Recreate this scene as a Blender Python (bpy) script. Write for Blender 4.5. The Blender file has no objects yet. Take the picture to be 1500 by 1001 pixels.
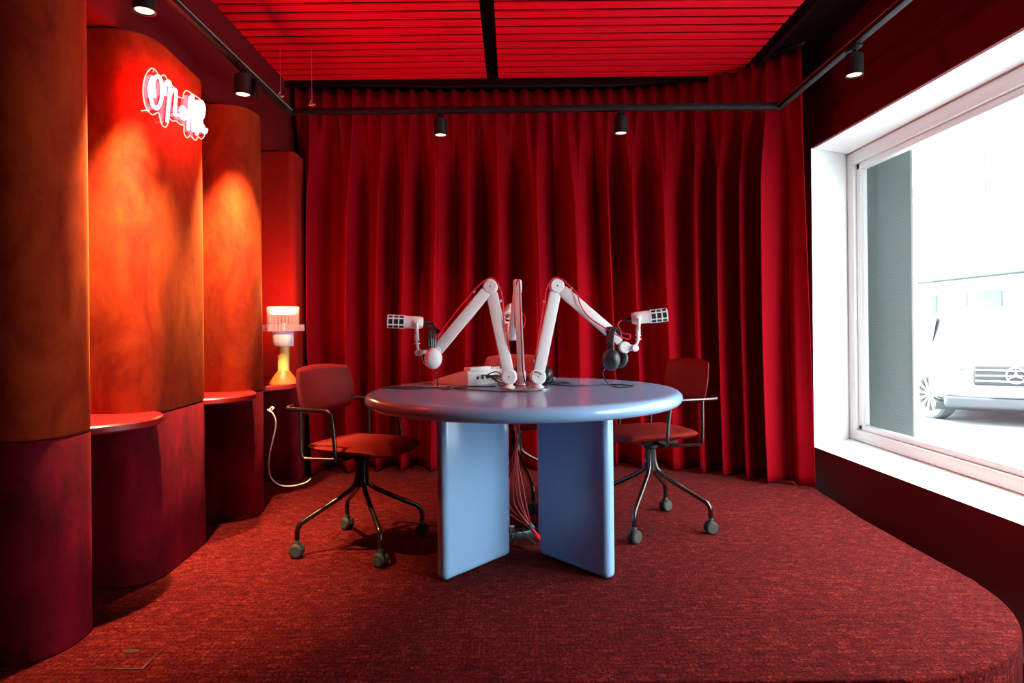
import bpy, bmesh, math, random
from mathutils import Vector, Matrix
random.seed(4)
C = bpy.context.scene.collection
PI = math.pi
F = 940.0; CX = 750.0; CY = 480.0; HC = 1.03; ROLL = math.radians(0.6)

def at(px, py, d):
    """point at depth d seen along a direction measured on the photograph"""
    a = px-CX; b = py-CY
    u = a*math.cos(ROLL)-b*math.sin(ROLL); v = a*math.sin(ROLL)+b*math.cos(ROLL)
    return Vector((u*d/F, d, HC-v*d/F))
def V(*a): return Vector(a)

# ---------------------------------------------------------------- materials
def nt(name):
    m = bpy.data.materials.new(name); m.use_nodes = True
    n = m.node_tree; n.nodes.clear(); o = n.nodes.new('ShaderNodeOutputMaterial')
    return m, n, o
def N(n, t, **k):
    x = n.nodes.new(t)
    for a, b in k.items():
        if a.startswith('_'): setattr(x, a[1:], b)
        else: x.inputs[a.replace('__', ' ')].default_value = b
    return x
def ramp(n, src, stops):
    r = n.nodes.new('ShaderNodeValToRGB'); e = r.color_ramp.elements
    while len(e) < len(stops): e.new(.5)
    for i, (p, c) in enumerate(stops): e[i].position = p; e[i].color = (*c, 1)
    n.links.new(src, r.inputs[0]); return r.outputs[0]
def pbr(name, col, rough=.5, metal=0., var=.08, scale=30., bump=0., bscale=200., sheen=0., coat=0., spec=.5):
    m, n, o = nt(name)
    p = N(n, 'ShaderNodeBsdfPrincipled'); p.inputs['Roughness'].default_value = rough
    p.inputs['Metallic'].default_value = metal
    p.inputs['Specular IOR Level'].default_value = spec
    p.inputs['Sheen Weight'].default_value = sheen
    p.inputs['Coat Weight'].default_value = coat; p.inputs['Coat Roughness'].default_value = .08
    tc = N(n, 'ShaderNodeTexCoord'); nz = N(n, 'ShaderNodeTexNoise', Scale=scale, Detail=3.)
    n.links.new(tc.outputs['Object'], nz.inputs['Vector'])
    lo = tuple(c*(1-var) for c in col); hi = tuple(min(1, c*(1+var)) for c in col)
    n.links.new(ramp(n, nz.outputs['Fac'], [(.3, lo), (.7, hi)]), p.inputs['Base Color'])
    if bump:
        nb = N(n, 'ShaderNodeTexNoise', Scale=bscale, Detail=2.); n.links.new(tc.outputs['Object'], nb.inputs['Vector'])
        b = N(n, 'ShaderNodeBump', Strength=bump, Distance=.002); n.links.new(nb.outputs['Fac'], b.inputs['Height'])
        n.links.new(b.outputs[0], p.inputs['Normal'])
    n.links.new(p.outputs[0], o.inputs[0]); return m
def emis(name, col, s):
    m, n, o = nt(name); e = N(n, 'ShaderNodeEmission', Color=(*col, 1), Strength=s)
    n.links.new(e.outputs[0], o.inputs[0]); return m
def glassy(name, tint, gloss=.06, rough=.02):
    m, n, o = nt(name); t = N(n, 'ShaderNodeBsdfTransparent', Color=(*tint, 1))
    g = N(n, 'ShaderNodeBsdfGlossy', Roughness=rough); f = N(n, 'ShaderNodeLayerWeight', Blend=.5)
    pw = N(n, 'ShaderNodeMath', _operation='POWER'); pw.inputs[1].default_value = 4.; n.links.new(f.outputs['Facing'], pw.inputs[0])
    ma = N(n, 'ShaderNodeMath', _operation='MULTIPLY_ADD'); ma.inputs[1].default_value = .5; ma.inputs[2].default_value = gloss*.5; n.links.new(pw.outputs[0], ma.inputs[0])
    mx = N(n, 'ShaderNodeMixShader'); n.links.new(ma.outputs[0], mx.inputs[0])
    n.links.new(t.outputs[0], mx.inputs[1]); n.links.new(g.outputs[0], mx.inputs[2])
    n.links.new(mx.outputs[0], o.inputs[0]); return m
def velvet(name, c0, c1, c2, sheencol, sh=.3):
    m, n, o = nt(name); p = N(n, 'ShaderNodeBsdfPrincipled', Roughness=.85)
    p.inputs['Sheen Weight'].default_value = sh; p.inputs['Sheen Roughness'].default_value = .35
    p.inputs['Sheen Tint'].default_value = (*sheencol, 1); p.inputs['Specular IOR Level'].default_value = .15
    tc = N(n, 'ShaderNodeTexCoord')
    mp = N(n, 'ShaderNodeMapping'); mp.inputs['Scale'].default_value = (1, 1, .55)
    n.links.new(tc.outputs['Object'], mp.inputs[0])
    a = N(n, 'ShaderNodeTexNoise', Scale=4.2, Detail=5., Roughness=.62, Distortion=1.1)
    b = N(n, 'ShaderNodeTexNoise', Scale=17., Detail=5., Roughness=.7, Distortion=.6)
    n.links.new(mp.outputs[0], a.inputs['Vector']); n.links.new(mp.outputs[0], b.inputs['Vector'])
    mx = N(n, 'ShaderNodeMix', _data_type='FLOAT'); mx.inputs[0].default_value = .3
    n.links.new(a.outputs['Fac'], mx.inputs[2]); n.links.new(b.outputs['Fac'], mx.inputs[3])
    n.links.new(ramp(n, mx.outputs[0], [(.34, c0), (.5, c1), (.68, c2)]), p.inputs['Base Color'])
    w = N(n, 'ShaderNodeTexNoise', Scale=420., Detail=1.); n.links.new(tc.outputs['Object'], w.inputs['Vector'])
    bp = N(n, 'ShaderNodeBump', Strength=.35, Distance=.002); n.links.new(w.outputs['Fac'], bp.inputs['Height'])
    n.links.new(bp.outputs[0], p.inputs['Normal']); n.links.new(p.outputs[0], o.inputs[0]); return m
def carpet_mat():
    m, n, o = nt('carpet'); p = N(n, 'ShaderNodeBsdfPrincipled', Roughness=.95)
    p.inputs['Specular IOR Level'].default_value = .03; p.inputs['Sheen Weight'].default_value = .02
    p.inputs['Sheen Tint'].default_value = (1, .6, .55, 1)
    tc = N(n, 'ShaderNodeTexCoord')
    def noise(sc, mapscale, det=2.):
        mp = N(n, 'ShaderNodeMapping'); mp.inputs['Scale'].default_value = mapscale
        n.links.new(tc.outputs['Object'], mp.inputs[0])
        x = N(n, 'ShaderNodeTexNoise', Scale=sc, Detail=det, Roughness=.7); n.links.new(mp.outputs[0], x.inputs['Vector']); return x.outputs['Fac']
    fine = noise(125., (1, 1, 1), 4.); mid = noise(26., (.9, 1.1, 1)); big = noise(3., (1, 1, 1))
    br = N(n, 'ShaderNodeTexBrick'); br.inputs['Scale'].default_value = 13.; br.inputs['Row Height'].default_value = .32; br.inputs['Mortar Size'].default_value = .035
    br.inputs['Mortar Smooth'].default_value = .8
    br.inputs['Color1'].default_value = (.5, .5, .5, 1); br.inputs['Color2'].default_value = (.58, .58, .58, 1); br.inputs['Mortar'].default_value = (.40, .40, .40, 1)
    mpb = N(n, 'ShaderNodeMapping'); mpb.inputs['Rotation'].default_value = (0, 0, .0); n.links.new(tc.outputs['Object'], mpb.inputs[0])
    ds = N(n, 'ShaderNodeTexNoise', Scale=14.); n.links.new(tc.outputs['Object'], ds.inputs['Vector'])
    va = N(n, 'ShaderNodeVectorMath', _operation='MULTIPLY_ADD'); va.inputs[1].default_value = (.03, .03, 0)
    n.links.new(ds.outputs['Color'], va.inputs[0]); n.links.new(mpb.outputs[0], va.inputs[2]); n.links.new(va.outputs[0], br.inputs['Vector'])
    def math_(op, a, b):
        x = N(n, 'ShaderNodeMath', _operation=op)
        for i, s in enumerate((a, b)):
            if isinstance(s, (int, float)): x.inputs[i].default_value = s
            else: n.links.new(s, x.inputs[i])
        return x.outputs[0]
    s = math_('MULTIPLY', fine, .62); s = math_('ADD', s, math_('MULTIPLY', mid, .26)); s = math_('ADD', s, math_('MULTIPLY', big, .08))
    s = math_('ADD', s, math_('MULTIPLY', math_('SUBTRACT', br.outputs['Color'], .5), .6))
    n.links.new(ramp(n, s, [(.34, (.020, .0007, .0016)), (.46, (.058, .0020, .0032)), (.56, (.118, .0085, .0068)), (.68, (.32, .044, .028))]), p.inputs['Base Color'])
    bp = N(n, 'ShaderNodeBump', Strength=.55, Distance=.004); n.links.new(s, bp.inputs['Height'])
    n.links.new(bp.outputs[0], p.inputs['Normal']); n.links.new(p.outputs[0], o.inputs[0]); return m
def mesh_mat():
    m, n, o = nt('perforated_mesh'); p = N(n, 'ShaderNodeBsdfPrincipled', Roughness=.5)
    tc = N(n, 'ShaderNodeTexCoord'); sp = N(n, 'ShaderNodeTexVoronoi', Scale=62.); sp.inputs['Randomness'].default_value = 0.
    mp = N(n, 'ShaderNodeMapping'); mp.inputs['Rotation'].default_value = (PI/4, 0, 0); mp.inputs['Scale'].default_value = (0, 1, 1)
    n.links.new(tc.outputs['Object'], mp.inputs[0]); n.links.new(mp.outputs[0], sp.inputs['Vector'])
    cr = ramp(n, sp.outputs['Distance'], [(.30, (.24, .28, .275)), (.36, (.13, .17, .16))])
    tl = N(n, 'ShaderNodeBsdfTranslucent'); mxx = N(n, 'ShaderNodeMixShader'); mxx.inputs[0].default_value = .5
    n.links.new(cr, p.inputs['Base Color']); n.links.new(cr, tl.inputs['Color'])
    n.links.new(p.outputs[0], mxx.inputs[1]); n.links.new(tl.outputs[0], mxx.inputs[2]); n.links.new(mxx.outputs[0], o.inputs[0]); return m

def rod_mat():
    m = glassy('rod_glass', (.98, .93, .95), rough=.05); n = m.node_tree; o = [x for x in n.nodes if x.type == 'OUTPUT_MATERIAL'][0]
    src = o.inputs[0].links[0].from_socket; d = N(n, 'ShaderNodeBsdfDiffuse', Color=(.80, .70, .84, 1)); t = N(n, 'ShaderNodeBsdfTranslucent', Color=(.85, .72, .82, 1))
    a = N(n, 'ShaderNodeMixShader'); a.inputs[0].default_value = .5; n.links.new(d.outputs[0], a.inputs[1]); n.links.new(t.outputs[0], a.inputs[2])
    b = N(n, 'ShaderNodeMixShader'); b.inputs[0].default_value = .17; n.links.new(src, b.inputs[1]); n.links.new(a.outputs[0], b.inputs[2]); n.links.new(b.outputs[0], o.inputs[0]); return m

M = {}
M['carpet'] = carpet_mat()
M['vel_o'] = velvet('velvet_orange', (.17, .005, .0008), (.31, .021, .0018), (.43, .046, .004), (1, .30, .06))
M['vel_r'] = velvet('velvet_crimson', (.05, .0004, .003), (.14, .0008, .008), (.26, .002, .015), (1, .05, .08), .12)
M['curtain'] = pbr('curtain_cloth', (.25, .0002, .005), .8, var=.06, scale=60, bump=.15, bscale=500, spec=.06)
M['slat'] = pbr('slat_red_paint', (.93, .003, .018), .55, var=.05, scale=8, spec=.2)
M['wall'] = pbr('wall_deep_red', (.14, .001, .007), .7, var=.05, scale=5, spec=.3)
M['fascia'] = pbr('fascia_red', (.13, .002, .004), .8, var=.05, scale=5, spec=.2)
M['ceil'] = pbr('ceiling_dark', (.010, .0006, .001), .95, spec=.1)
M['disc'] = pbr('red_laminate', (.26, .005, .007), .35, var=.03, spec=.5)
M['white_wall'] = pbr('reveal_white', (.92, .91, .90), .6, var=.01)
M['frame'] = pbr('window_frame_white', (.90, .86, .84), .4, var=.01)
M['seal'] = pbr('frame_seal', (.40, .22, .18), .6)
M['blue'] = pbr('blue_lacquer', (.31, .54, .83), .17, var=.015, scale=4, coat=.35)
M['black'] = pbr('black_metal', (.006, .005, .006), .55, spec=.3)
M['blackp'] = pbr('black_plastic', (.02, .02, .022), .35)
M['blackf'] = pbr('black_foam', (.018, .018, .02), .9, bump=.3)
M['cable_k'] = pbr('black_cable', (.01, .01, .012), .5)
M['cable_r'] = pbr('red_cable', (.62, .008, .02), .4)
M['cable_w'] = pbr('white_cable', (.75, .66, .76), .5)
M['chrome'] = pbr('brushed_steel', (.72, .70, .68), .30, .8, var=.02)
M['tube'] = pbr('dark_chrome_tube', (.09, .065, .062), .22, .9, var=.02)
M['castor'] = pbr('castor_grey', (.055, .058, .052), .5)
M['rubber'] = pbr('castor_tread', (.02, .02, .02), .7)
M['chairred'] = pbr('chair_red', (.24, .006, .005), .6, var=.04, bump=.1, bscale=600, spec=.25)
M['chairor'] = pbr('chair_seat_red', (.20, .007, .004), .75, var=.05, bump=.15, bscale=600, spec=.15)
M['armw'] = pbr('arm_white', (.86, .83, .79), .38, var=.01)
M['armdark'] = pbr('slot_dark', (.02, .015, .015), .6)
M['grey'] = pbr('grey_plastic', (.35, .36, .36), .5)
M['yellow'] = pbr('lamp_yellow', (.78, .60, .16), .45)
M['orange'] = pbr('lamp_orange', (.80, .13, .02), .45)
M['lampw'] = pbr('lamp_white', (.82, .76, .78), .45)
M['lilac'] = pbr('lamp_lilac', (.40, .26, .62), .4)
M['neon'] = emis('neon_tube', (1, .026, .035), 120)
M['neon_edge'] = emis('lit_acrylic_edge', (1, .33, .24), 3.2)
M['bulb'] = emis('lamp_bulb', (1, .50, .19), 9)
M['spotlens'] = emis('spot_lens', (1, .70, .42), 3.0)
M['glass'] = glassy('window_glass', (.97, .99, .985))
M['acrylic'] = glassy('sign_acrylic', (1, .93, .93))
M['rodglass'] = rod_mat()
M['mesh'] = mesh_mat()
M['brass'] = pbr('brass_edge', (.55, .38, .17), .3, 1.)
M['tape'] = pbr('header_tape', (.20, .002, .010), .8)
# outside
M['street'] = pbr('street', (.35, .36, .365), .9, var=.04, scale=2)
M['facade'] = pbr('facade_pale', (.40, .42, .42), .8, var=.02, scale=1)
M['pane_out'] = pbr('far_pane', (.075, .082, .082), .25, var=.2, scale=.8)
M['awning'] = pbr('awning_green', (.05, .075, .07), .7)
M['car'] = pbr('car_paint', (.17, .18, .185), .25, var=.02, coat=.5)
M['cargrey'] = pbr('car_lower_grey', (.045, .052, .057), .4)
M['carglass'] = pbr('car_glass', (.08, .085, .09), .08)
M['cardark'] = pbr('grille_dark', (.022, .028, .03), .5)
M['tyre'] = pbr('tyre', (.12, .12, .12), .8)
M['alloy'] = pbr('alloy', (.22, .22, .22), .4, .0)

# ---------------------------------------------------------------- mesh tools
def tag(o, label=None, cat=None, group=None, kind=None):
    if label: o['label'] = label
    if cat: o['category'] = cat
    if group: o['group'] = group
    if kind: o['kind'] = kind
    return o
def empty(name, loc, rz=0, **k):
    o = bpy.data.objects.new(name, None); C.objects.link(o); o.location = loc; o.rotation_euler.z = rz
    o.empty_display_size = .05
    return tag(o, **k)
class MB:
    def __init__(s): s.b = bmesh.new()
    def add(s, verts, faces):
        vs = [s.b.verts.new(v) for v in verts]
        for f in faces:
            try: s.b.faces.new([vs[i] for i in f])
            except ValueError: pass
        return s
    def box(s, lo, hi, bev=0, seg=2, mat=None):
        t = bmesh.new(); bmesh.ops.create_cube(t, size=1)
        for v in t.verts:
            v.co = Vector([(lo[i]+hi[i])/2+v.co[i]*(hi[i]-lo[i]) for i in range(3)])
        if bev: bmesh.ops.bevel(t, geom=t.edges[:], offset=bev, segments=seg, profile=.5, affect='EDGES')
        return s.merge(t, mat)
    def merge(s, t, mat=None):
        if mat is not None: bmesh.ops.transform(t, matrix=mat, verts=t.verts)
        mp = {}
        for v in t.verts: mp[v] = s.b.verts.new(v.co)
        for f in t.faces:
            try: s.b.faces.new([mp[v] for v in f.verts])
            except ValueError: pass
        t.free(); return s
    def beam(s, p, q, w, h, side, bev=.004):
        """box from p to q, w across in the plane perpendicular to 'side', h along 'side'"""
        p = Vector(p); q = Vector(q); x = (q-p).normalized(); y = Vector(side).normalized(); z = x.cross(y).normalized(); y = z.cross(x)
        L = (q-p).length; m = Matrix((x, y, z)).transposed().to_4x4(); m.translation = p
        return s.box((0, -h/2, -w/2), (L, h/2, w/2), bev, 2, m)
    def tube(s, pts, r, n=8, closed=False, caps=True, smooth=6):
        pts = [Vector(p) for p in pts]
        if smooth and len(pts) > 2:
            out = []; L = len(pts)
            for i in range(L if closed else L-1):
                if closed: a, b, c, d = pts[(i-1) % L], pts[i], pts[(i+1) % L], pts[(i+2) % L]
                else: a, b, c, d = pts[max(i-1, 0)], pts[i], pts[i+1], pts[min(i+2, L-1)]
                for k in range(smooth):
                    t = k/smooth
                    out.append(.5*((2*b)+(c-a)*t+(2*a-5*b+4*c-d)*t*t+(3*b-a-3*c+d)*t**3))
            if not closed: out.append(pts[-1])
            pts = out
        L = len(pts); rings = []; up = None
        for i, p in enumerate(pts):
            if closed: t = pts[(i+1) % L]-pts[i-1]
            else: t = pts[min(i+1, L-1)]-pts[max(i-1, 0)]
            if t.length < 1e-9: t = Vector((0, 0, 1))
            t.normalize()
            if up is None: up = t.orthogonal().normalized()
            up = (up-t*up.dot(t))
            up = up.normalized() if up.length > 1e-6 else t.orthogonal().normalized()
            w = t.cross(up); rr = r(i/(L-1)) if callable(r) else r
            rings.append([s.b.verts.new(p+(up*math.cos(2*PI*k/n)+w*math.sin(2*PI*k/n))*rr) for k in range(n)])
        for i in range(L if closed else L-1):
            A = rings[i]; B = rings[(i+1) % L]
            for k in range(n): 
                try: s.b.faces.new((A[k], A[(k+1) % n], B[(k+1) % n], B[k]))
                except ValueError: pass
        if caps and not closed: s.b.faces.new(rings[0][::-1]); s.b.faces.new(rings[-1])
        return s
    def lathe(s, prof, n=40, mat=None):
        """prof: (r,z) list revolved about z, closed at r=0"""
        t = bmesh.new(); rings = []
        for r, z in prof:
            if r < 1e-6: rings.append([t.verts.new((0, 0, z))])
            else: rings.append([t.verts.new((r*math.cos(2*PI*k/n), r*math.sin(2*PI*k/n), z)) for k in range(n)])
        for A, B in zip(rings, rings[1:]):
            for k in range(n):
                a, b = A[k % len(A)], A[(k+1) % len(A)]; c, d = B[(k+1) % len(B)], B[k % len(B)]
                f = []
                for v in (a, b, c, d):
                    if v not in f: f.append(v)
                if len(f) > 2: t.faces.new(f)
        return s.merge(t, mat)
    def cyl(s, p, q, r, n=24, bev=.15, r2=None):
        p = Vector(p); q = Vector(q); r2 = r if r2 is None else r2; L = (q-p).length; b = min(L*.3, r*bev)
        m = (q-p).to_track_quat('Z', 'Y').to_matrix().to_4x4(); m.translation = p
        return s.lathe([(0, 0), (r-b, 0), (r, b), (r2, L-b), (r2-b, L), (0, L)], n, m)
    def prism(s, poly, z0, z1, bev=0, seg=3, mat=None):
        t = bmesh.new(); vs = [t.verts.new((x, y, z0)) for x, y in poly]; f = t.faces.new(vs)
        e = bmesh.ops.extrude_face_region(t, geom=[f])
        for v in e['geom']:
            if isinstance(v, bmesh.types.BMVert): v.co.z = z1
        if bev:
            ed = [x for x in t.edges if abs(x.verts[0].co.z-x.verts[1].co.z) < 1e-6]
            bmesh.ops.bevel(t, geom=ed, offset=bev, segments=seg, profile=.5, affect='EDGES')
        return s.merge(t, mat)
    def build(s, name, mat, parent=None, smooth=True, angle=40, **k):
        bmesh.ops.recalc_face_normals(s.b, faces=s.b.faces)
        me = bpy.data.meshes.new(name); s.b.to_mesh(me); s.b.free()
        if smooth:
            for p in me.polygons: p.use_smooth = True
            me.set_sharp_from_angle(angle=math.radians(angle))
        me.materials.append(M[mat] if isinstance(mat, str) else mat)
        o = bpy.data.objects.new(name, me); C.objects.link(o)
        if parent is not None:
            o.parent = parent
        return tag(o, **k)
def copy_tree(o, parent=None):
    c = o.copy(); C.objects.link(c)
    if parent is not None: c.parent = parent
    for ch in list(o.children): copy_tree(ch, c)
    return c
def rounded(pts, radii, seg=8):
    out = []; n = len(pts)
    for i, p in enumerate(pts):
        r = radii[i] if isinstance(radii, (list, tuple)) else radii
        p = Vector(p); a = Vector(pts[i-1])-p; b = Vector(pts[(i+1) % n])-p
        if r <= 0: out.append(tuple(p)); continue
        an = a.normalized(); bn = b.normalized(); ang = an.angle(bn)
        d = min(r/math.tan(ang/2), a.length*.49, b.length*.49); rr = d*math.tan(ang/2)
        c = p+(an+bn).normalized()*(rr/math.sin(ang/2)); s = p+an*d-c; e = p+bn*d-c
        tot = s.angle(e); sg = 1 if s.x*e.y-s.y*e.x > 0 else -1
        for k in range(seg+1):
            t = sg*tot*k/seg; out.append((c.x+s.x*math.cos(t)-s.y*math.sin(t), c.y+s.x*math.sin(t)+s.y*math.cos(t)))
    return out

# ================================================================ SETTING
ZC = 2.88                    # ceiling
# platform carpet floor
pf = rounded([(-2.15, 1.86), (-2.15, 5.09), (1.90, 5.09), (1.90, 4.08), (1.845, 3.4), (1.825, 1.85)], [0, 0, 0, 0, 0, .72], 24)
b = MB(); b.prism(pf, -.35, 0, .012, 3); b.build('floor', 'carpet', kind='structure', angle=30)
b = MB(); b.box((-4, -3.2, -.45), (2.06, 4.9, -.352)); b.build('floor_lower', pbr('lower_floor', (.03, .008, .01), .8), kind='structure')
b = MB(); b.box((-4.1, -3.3, ZC), (2.6, 5.2, ZC+.1)); b.build('ceiling', 'ceil', kind='structure')
b = MB(); b.box((-2.3, 5.10, -.35), (2.7, 5.2, ZC)); b.build('wall_back', 'wall', kind='structure')
b = MB(); b.box((-2.28, -3.2, -.35), (-2.16, 5.10, ZC)); b.build('wall_left', 'fascia', kind='structure')
b = MB(); b.box((-2.28, -3.3, -.45), (2.6, -3.2, ZC)); b.build('wall_front', pbr('front_wall', (.06, .01, .012), .8), kind='structure')

# window wall: a long opening from y=WY0 to the far reveal
WY0 = .75; WXP = 2.41
def wx(y): return 2.05+.0255*(4.37-y)
xa, xb = wx(4.37), wx(WY0)
zs0, zs1, zt0, zt1 = .195, .212, 2.23, 2.2475
T = 2.56
b = MB()
def slab(b, pts, off):       # quad in plan/elevation extruded along off
    n = len(pts); q = [Vector(p) for p in pts]+[Vector(p)+Vector(off) for p in pts]
    b.add(q, [tuple(range(n)), tuple(range(2*n-1, n-1, -1))]+[(i, (i+1) % n, n+(i+1) % n, n+i) for i in range(n)])
slab(b, [(wx(5.1), 5.1, -.45), (wx(-3.2), -3.2, -.45), (wx(-3.2), -3.2, zs0-.002), (wx(5.1), 5.1, zs0-.002)], (.02, 0, 0))
slab(b, [(wx(5.1), 5.1, zt0+.001), (wx(-3.2), -3.2, zt0+.001), (wx(-3.2), -3.2, ZC), (wx(5.1), 5.1, ZC)], (.02, 0, 0))
b.prism([(wx(4.375), 4.375), (WXP+.08, 4.66), (WXP+.08, 5.1), (wx(4.375), 5.1)], zs0-.002, zt0+.002)
b.prism([(wx(WY0), WY0-.005), (WXP+.08, WY0-.21), (WXP+.08, -3.2), (wx(-3.2), -3.2)], zs0-.002, zt0+.002)
b.build('wall_right', 'wall', kind='structure', smooth=False)
WXP = 2.41                   # window plane
b = MB()                     # white reveal: sill, head, two cheeks
def quadslab(b, q, off):
    slab(b, q, off)
quadslab(b, [(xa+.022, 4.37, zs0), (xb+.022, WY0, zs0), (WXP+.08, WY0, zs1), (WXP+.08, 4.64, zs1)], (0, 0, -.12))
b.build('window_1_sill', 'white_wall', kind='structure', smooth=False).name = 'trim_1'
b = MB(); quadslab(b, [(xa+.022, 4.37, zt0), (xb+.022, WY0, zt0), (WXP+.08, WY0, zt1), (WXP+.08, 4.64, zt1)], (0, 0, .12))
quadslab(b, [(xa+.001, 4.372, zs0), (WXP+.08, 4.60+.05, zs0-.1), (WXP+.08, 4.65, zt1+.1), (xa+.001, 4.372, zt0-.0)], (0, .08, 0))
quadslab(b, [(xb, WY0, zs0-.1), (WXP+.08, WY0-.2, zs0-.1), (WXP+.08, WY0-.2, zt1+.1), (xb, WY0, zt0+.1)], (0, -.08, 0))
b.build('trim_2', 'white_wall', kind='structure', smooth=False)
b = MB(); quadslab(b, [(xa, 4.37, zs0-.003), (xb, WY0, zs0-.003), (xb+.022, WY0, zs0-.003), (xa+.022, 4.37, zs0-.003)], (0, 0, .003)); b.build('trim_5', 'white_wall', kind='structure', smooth=False)
# window frame
win = empty('window_1', (WXP, 4.6, zs1), kind='structure')
def wbox(y0, y1, z0, z1, x0, x1, bev=.006):
    b = MB(); b.box((x0-WXP, y0-4.6, z0-zs1), (x1-WXP, y1-4.6, z1-zs1), bev); return b
t = MB()
for args in ((WY0, 4.60, zs1+.002, zs1+.075, WXP, WXP+.07), (WY0, 4.60, zt1-.095, zt1-.012, WXP, WXP+.07),
             (4.515, 4.60, zs1, zt1-.012, WXP+.0005, WXP+.07), (WY0, WY0+.09, zs1, zt1-.012, WXP+.0005, WXP+.07)):
    y0, y1, z0, z1, x0, x1 = args; t.box((x0-WXP, y0-4.6, z0-zs1), (x1-WXP, y1-4.6, z1-zs1), .005)
t.build('window_frame', 'frame', win)
t = MB()
for args in ((WY0+.06, 4.51, zs1+.078, zs1+.112), (WY0+.06, 4.51, zt1-.14, zt1-.098), (4.47, 4.512, zs1+.078, zt1-.098)):
    y0, y1, z0, z1 = args; t.box((.022, y0-4.6, z0-zs1), (.075, y1-4.6, z1-zs1), .004)
t.build('window_sash', 'white_wall', win)
t = MB(); t.box((-.002, WY0-4.6, zt1-.012-zs1), (.06, 0, zt1-zs1)); t.build('frame_seal', 'seal', win)
t = MB(); t.box((.045, WY0+.05-4.6, .10), (.051, 4.49-4.6, zt1-.13-zs1)); t.build('pane', 'glass', win)

# ---- left side: fascia above, upholstered columns, shelves
COLS = [([(-2.15, 1.97), (-1.445, 1.97), (-1.452, 2.27), (-2.15, 2.29)], [0, .17, .10, 0]),
        ([(-2.15, 2.565), (-1.455, 2.565), (-1.498, 3.18), (-2.15, 3.20)], [0, .15, .10, 0]),
        ([(-2.15, 3.44), (-1.43, 3.44), (-1.415, 3.73), (-2.15, 3.75)], [0, .14, .10, 0]),
        ([(-2.15, 4.36), (-1.47, 4.36), (-1.47, 4.60), (-2.15, 4.60)], [0, .05, .05, 0])]
labs = ['nearest upholstered column, dark red and brown velvet, at the left edge of the room',
        'orange over crimson velvet column that carries the neon sign',
        'orange over crimson velvet column between the neon sign and the table lamp',
        'red padded wall column behind the glowing table lamp beside the curtain']
ZP = 2.25
for i, ((pts, rad), lb) in enumerate(zip(COLS, labs)):
    cx = -1.8; cy = sum(p[1] for p in pts)/4
    poly = [(x-cx, y-cy) for x, y in rounded(pts, rad, 10)]
    r = empty('upholstered_column', (cx, cy, 0), label=lb, cat='column', group=None)
    top = 2.80 if i == 0 else ZP
    b = MB(); b.prism(poly, .0, .688, .008, 2); b.build('lower_panel', 'vel_r' , r, angle=60)
    b = MB(); b.prism(poly, .690, top, .012, 3); b.build('upper_panel', 'vel_o' if i < 3 else pbr('red_padded', (.30, .008, .005), .85, spec=.1), r, angle=60, label='orange velvet upper panel' if i < 3 else 'plain red upper panel')
# bulkhead above the columns, set back slightly
b = MB()
b.box((-2.15, 2.0, ZP+.005), (-1.575, 4.70, ZC-.002))
b.build('trim_3', 'fascia', kind='structure', angle=60)
shelf_l = ['round red shelf between the nearest column and the neon sign column',
           'round red shelf tucked beside the column right of the neon sign',
           'round red shelf that carries the glowing table lamp']
for (cx, cy, rr), lb in zip([(-1.63, 2.44, .265), (-1.615, 3.33, .265), (-1.62, 4.02, .31)], shelf_l):
    b = MB(); b.lathe([(0, -.031), (rr-.006, -.031), (rr, -.025), (rr, -.006), (rr-.006, 0), (0, 0)], 72)
    o = b.build('round_shelf', 'disc', label=lb, cat='shelf', group='round red shelves'); o.location = (cx, cy, .70)

# ---- slatted ceiling
def slat_panel(x0, x1, lb):
    r = empty('slatted_ceiling_panel', (x0, 4.5, 2.78), label=lb, cat='ceiling panel', group='slatted ceiling panels')
    b = MB(); k = 0; y = 4.5
    while y > 1.0:
        b.box((0, y-.067-4.5, 0), (x1-x0, y-4.5, .010), .001, 1); y -= .097
    b.build('slats', 'slat', r)
    b = MB()
    for fx in (.12, .5, .88):
        xx = (x1-x0)*fx; b.box((xx-.02, y-4.5, .0105), (xx+.02, 0, .055))
    b.build('batten', 'ceil', r)
slat_panel(-1.725, -.158, 'red slatted ceiling panel on the left of the dark gap')
slat_panel(-.078, 1.60, 'red slatted ceiling panel on the right of the dark gap')
b = MB(); b.box((-1.75, 4.505, 2.74), (1.66, 4.53, 2.87)); b.box((1.63, 1.0, 2.74), (1.66, 4.505, 2.87)); b.build('trim_4', 'ceil', kind='structure')

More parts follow.
